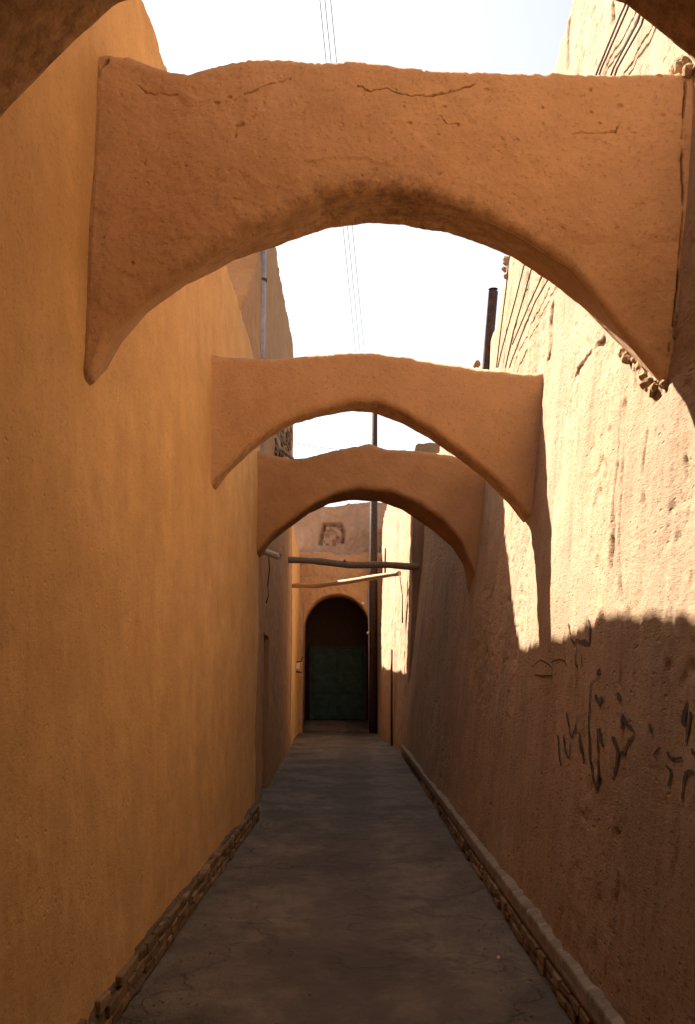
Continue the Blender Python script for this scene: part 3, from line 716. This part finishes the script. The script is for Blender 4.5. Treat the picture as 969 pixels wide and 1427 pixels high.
a = solve(411, 617, lambda p: -p[0] - XL(p[1]) - .04); b = np.array(on_y(519, 624, Yp))
bm = bmesh.new(); tube(bm, [a + (b-a)*s - np.array([0, 0, .12*math.sin(math.pi*s)]) for s in np.linspace(0, 1, 20)], .009, 5)
tag(bm_obj('overhead_wire', bm, M['wire'], None, True), 'thin wire from the brick corner on the left to the utility pole', 'wire')
# grey conduit with insulators beside the gateway
cb = on_y(514, 820, Yg - .05)
cp = empty('conduit', (cb[0], Yg - .05, 0), 'thin grey conduit with white insulators right of the arched gateway', 'pipe')
bm = bmesh.new(); tube(bm, [(cb[0], Yg - .06, .0), (cb[0], Yg - .06, cb[2])], .022, 8); bm_obj('pipe', bm, M['galv'], cp, True)
for px, py in ((506, 841), (513, 882)):
    q = on_y(px, py, Yg - .09); bm = bmesh.new(); bmesh.ops.create_uvsphere(bm, u_segments=10, v_segments=8, radius=.05); bmesh.ops.translate(bm, verts=bm.verts, vec=Vector(q)); bm_obj('insulator', bm, M['white'], cp, True)

# cables draped along the upper right wall
CAB = [([(884, 8), (878, 20), (846, 95), (738, 372), (727, 415), (718, 447), (706, 490), (701, 512)], .007, 'first black cable from the wall edge strung along the sunlit right wall'),
       ([(888, 12), (851, 93), (750, 372), (738, 415), (724, 460), (712, 512)], .007, 'second black cable from the wall edge strung along the sunlit right wall'),
       ([(903, 30), (868, 94), (765, 385), (748, 420), (735, 450), (722, 480)], .007, 'third black cable from the wall edge strung along the sunlit right wall'),
       ([(908, 35), (873, 95), (772, 392), (755, 420), (738, 460), (722, 500), (718, 512)], .007, 'lowest black cable strung along the sunlit right wall'),
       ([(716, 366), (713, 400), (704, 470), (699, 512)], .007, 'short black cable nearest the top edge of the sunlit right wall')]
for pts, r, lab in CAB:
    w3 = [solve(x, y, fR) for x, y in pts]; P = []
    for a, b in zip(w3[:-1], w3[1:]):
        for s in np.linspace(0, 1, 14, endpoint=False):
            y_, z_ = a[1] + (b[1]-a[1])*s, a[2] + (b[2]-a[2])*s
            P.append((float(XR(y_, z_)) - .055, y_, z_))
    a = w3[-1]; P.append((float(XR(a[1], a[2])) - .055, a[1], a[2]))
    a = P[0]; P.insert(0, (a[0] + .0, a[1] - 1.2, a[2] + .35))
    bm = bmesh.new(); tube(bm, P, r, 6); tag(bm_obj('cable', bm, M['cable'], None, True), lab, 'cable', 'cables on the right wall')

# black pipe on the right wall, grey drainpipe on the left building
def stick(name, pts, r, mat, label, cat, seg=14, part='pipe', bracket=None):
    t = empty(name, tuple(pts[-1]), label, cat); bm = bmesh.new(); tube(bm, pts, r, seg); bm_obj(part, bm, mat, t, True)
    for b in bracket or []:
        bm = bmesh.new(); b = np.array(b); d = .05 + r
        tube(bm, [b + np.array([0, 0, -.015]), b + np.array([0, 0, .015])], r*1.25, 14); box(bm, b + np.array([0, -.012, -.012]), b + np.array([math.copysign(.16, b[0]), .012, .012])); bm_obj('bracket', bm, M['rust'], t)
    return t
pq = solve(681, 500, fR); Yq = pq[1]; tq = on_y(687.5, 403, Yq - .05); bq = on_y(678, 520, Yq - .05)
low = bq + (bq - tq)*.5; low = np.array(low)
stick('vent_pipe', [tq + np.array([0, 0, .0]), tq - np.array([0, 0, .03]), bq, low], .060, M['rust'], 'black vent pipe rising past the top of the right wall behind the second arch', 'pipe', 14, 'pipe', [bq])
dp = on_x(365.5, 420, -1.225); Yd = dp[1]
z_t = min(7.95, on_y(360, 215, Yd)[2])
stick('drainpipe', [(-1.225, Yd, z_t), (-1.225, Yd, 6), (-1.225, Yd, 4.35), (-1.32, Yd, 4.2)], .050, M['galv'], 'grey metal drainpipe down the reddish building above the second arch', 'pipe', 14, 'pipe', [(-1.225, Yd, 5.2), (-1.225, Yd, 6.9)])
# white spout under arch 3
sp = on_y(370, 769, 14.1); se = on_y(389, 776, 13.9)
spo = empty('water_spout', (sp[0], 14.1, sp[2]), 'short white plastic spout sticking out of the wall below the third arch', 'pipe')
bm = bmesh.new(); tube(bm, [sp - np.array([.25, 0, -.05]), sp, se], .045, 12, False); tube(bm, [sp - np.array([.25, 0, -.05]), sp, se - np.array([.01, 0, 0])], .036, 12); bm_obj('pipe', bm, M['pvc'], spo, True)
bm = bmesh.new(); a = on_y(375, 776, 14.0); tube(bm, [a, a + np.array([.01, 0, -.2]), a + np.array([-.01, 0, -.4]), a + np.array([.0, 0, -.55]), a + np.array([-.03, 0, -.66])], .009, 6)
tag(bm_obj('hanging_wire', bm, M['cable'], None, True), 'black wire dangling below the white spout', 'wire')
# small lamp bracket on the far left wall
p = solve(414, 925, fL); bk_ = empty('wall_bracket', tuple(p), 'small dark iron bracket with white box on the ochre far wall', 'bracket')
bm = bmesh.new(); box(bm, p + np.array([-.05, -.1, -.16]), p + np.array([.08, .1, .02]), .01); bm_obj('box', bm, M['pvc'], bk_)
bm = bmesh.new(); tube(bm, [p + np.array([-.05, 0, .05]), p + np.array([.14, 0, .08]), p + np.array([.18, 0, .22])], .02, 8); bm_obj('hook', bm, M['rust'], bk_); bm = bmesh.new(); tube(bm, [p + np.array([-.05, 0, -.25]), p + np.array([.16, 0, -.28])], .025, 8); bm_obj('arm', bm, M['rust'], bk_)
# cable hanging on the far right wall
a = on_y(557, 800, 24.6); bm = bmesh.new(); c1 = on_y(561, 830, 24.6); c2 = on_y(561, 868, 24.6); tube(bm, [a, c1, c2], [.014, .012, .02], 6)
tag(bm_obj('hanging_cable', bm, M['cable'], None, True), 'dark cable hanging from the right end of the pale pole', 'cable')
# brown conduits on the far right wall
for i, (px, y0_, y1_, lab) in enumerate(((546, 905, 1034, 'upright brown pipe at the corner of the far right wall'), (537, 764, 800, 'short upright iron rod in front of the sunlit far wall'))):
    Yc = 27.2 if i == 0 else 28; a = on_y(px, y0_, Yc); b = on_y(px, y1_, Yc); b[2] = max(0, b[2])
    if i == 0: b[2] = 0
    bm = bmesh.new(); tube(bm, [b, a], .03 if i == 0 else .025, 8); tag(bm_obj('upright_pipe' if i == 0 else 'iron_rod', bm, M['rust'], None, True), lab, 'pipe' if i == 0 else 'rod')

# ------------------------------------------------------------------ litter
lp = on_z(695, 1338); bm = bmesh.new()
vs = [(-.020, 0, .004), (-.008, .009, .012), (.010, .010, .018), (.026, .001, .012), (.010, -.009, .006), (-.008, -.009, .004)]
vs = [bm.verts.new(Vector(v)) for v in vs]; c_ = bm.verts.new((.002, 0, .009))
for i in range(6): bm.faces.new((vs[i], vs[(i+1) % 6], c_))
bmesh.ops.solidify(bm, geom=bm.faces[:], thickness=.0012)
bmesh.ops.rotate(bm, verts=bm.verts, matrix=Matrix.Rotation(1.1, 3, 'Z')); bmesh.ops.translate(bm, verts=bm.verts, vec=(lp[0], lp[1], .008))
tag(bm_obj('fallen_leaf', bm, M['leaf']), 'small dry yellow leaf lying on the alley floor', 'leaf')
bm = bmesh.new()
for i in range(420):
    s = random.choice((-1, 1)); x = s*(random.uniform(.55, 1.0)**.5)*1.03 if random.random() < .75 else random.uniform(-1, .95)
    y = random.uniform(2.8, 16)**1.0; r = random.uniform(.003, .011)
    m_ = Matrix.Translation((x, y, float(ground_z(x, y)) + r*.4)) @ Euler((random.random()*6, random.random()*6, 0)).to_matrix().to_4x4() @ Matrix.Diagonal((1, .8, .6, 1))
    bmesh.ops.create_icosphere(bm, subdivisions=1, radius=r, matrix=m_)
tag(bm_obj('grit', bm, M['clod']), 'loose grit and mud crumbs scattered along the alley floor', 'grit', None, 'stuff')
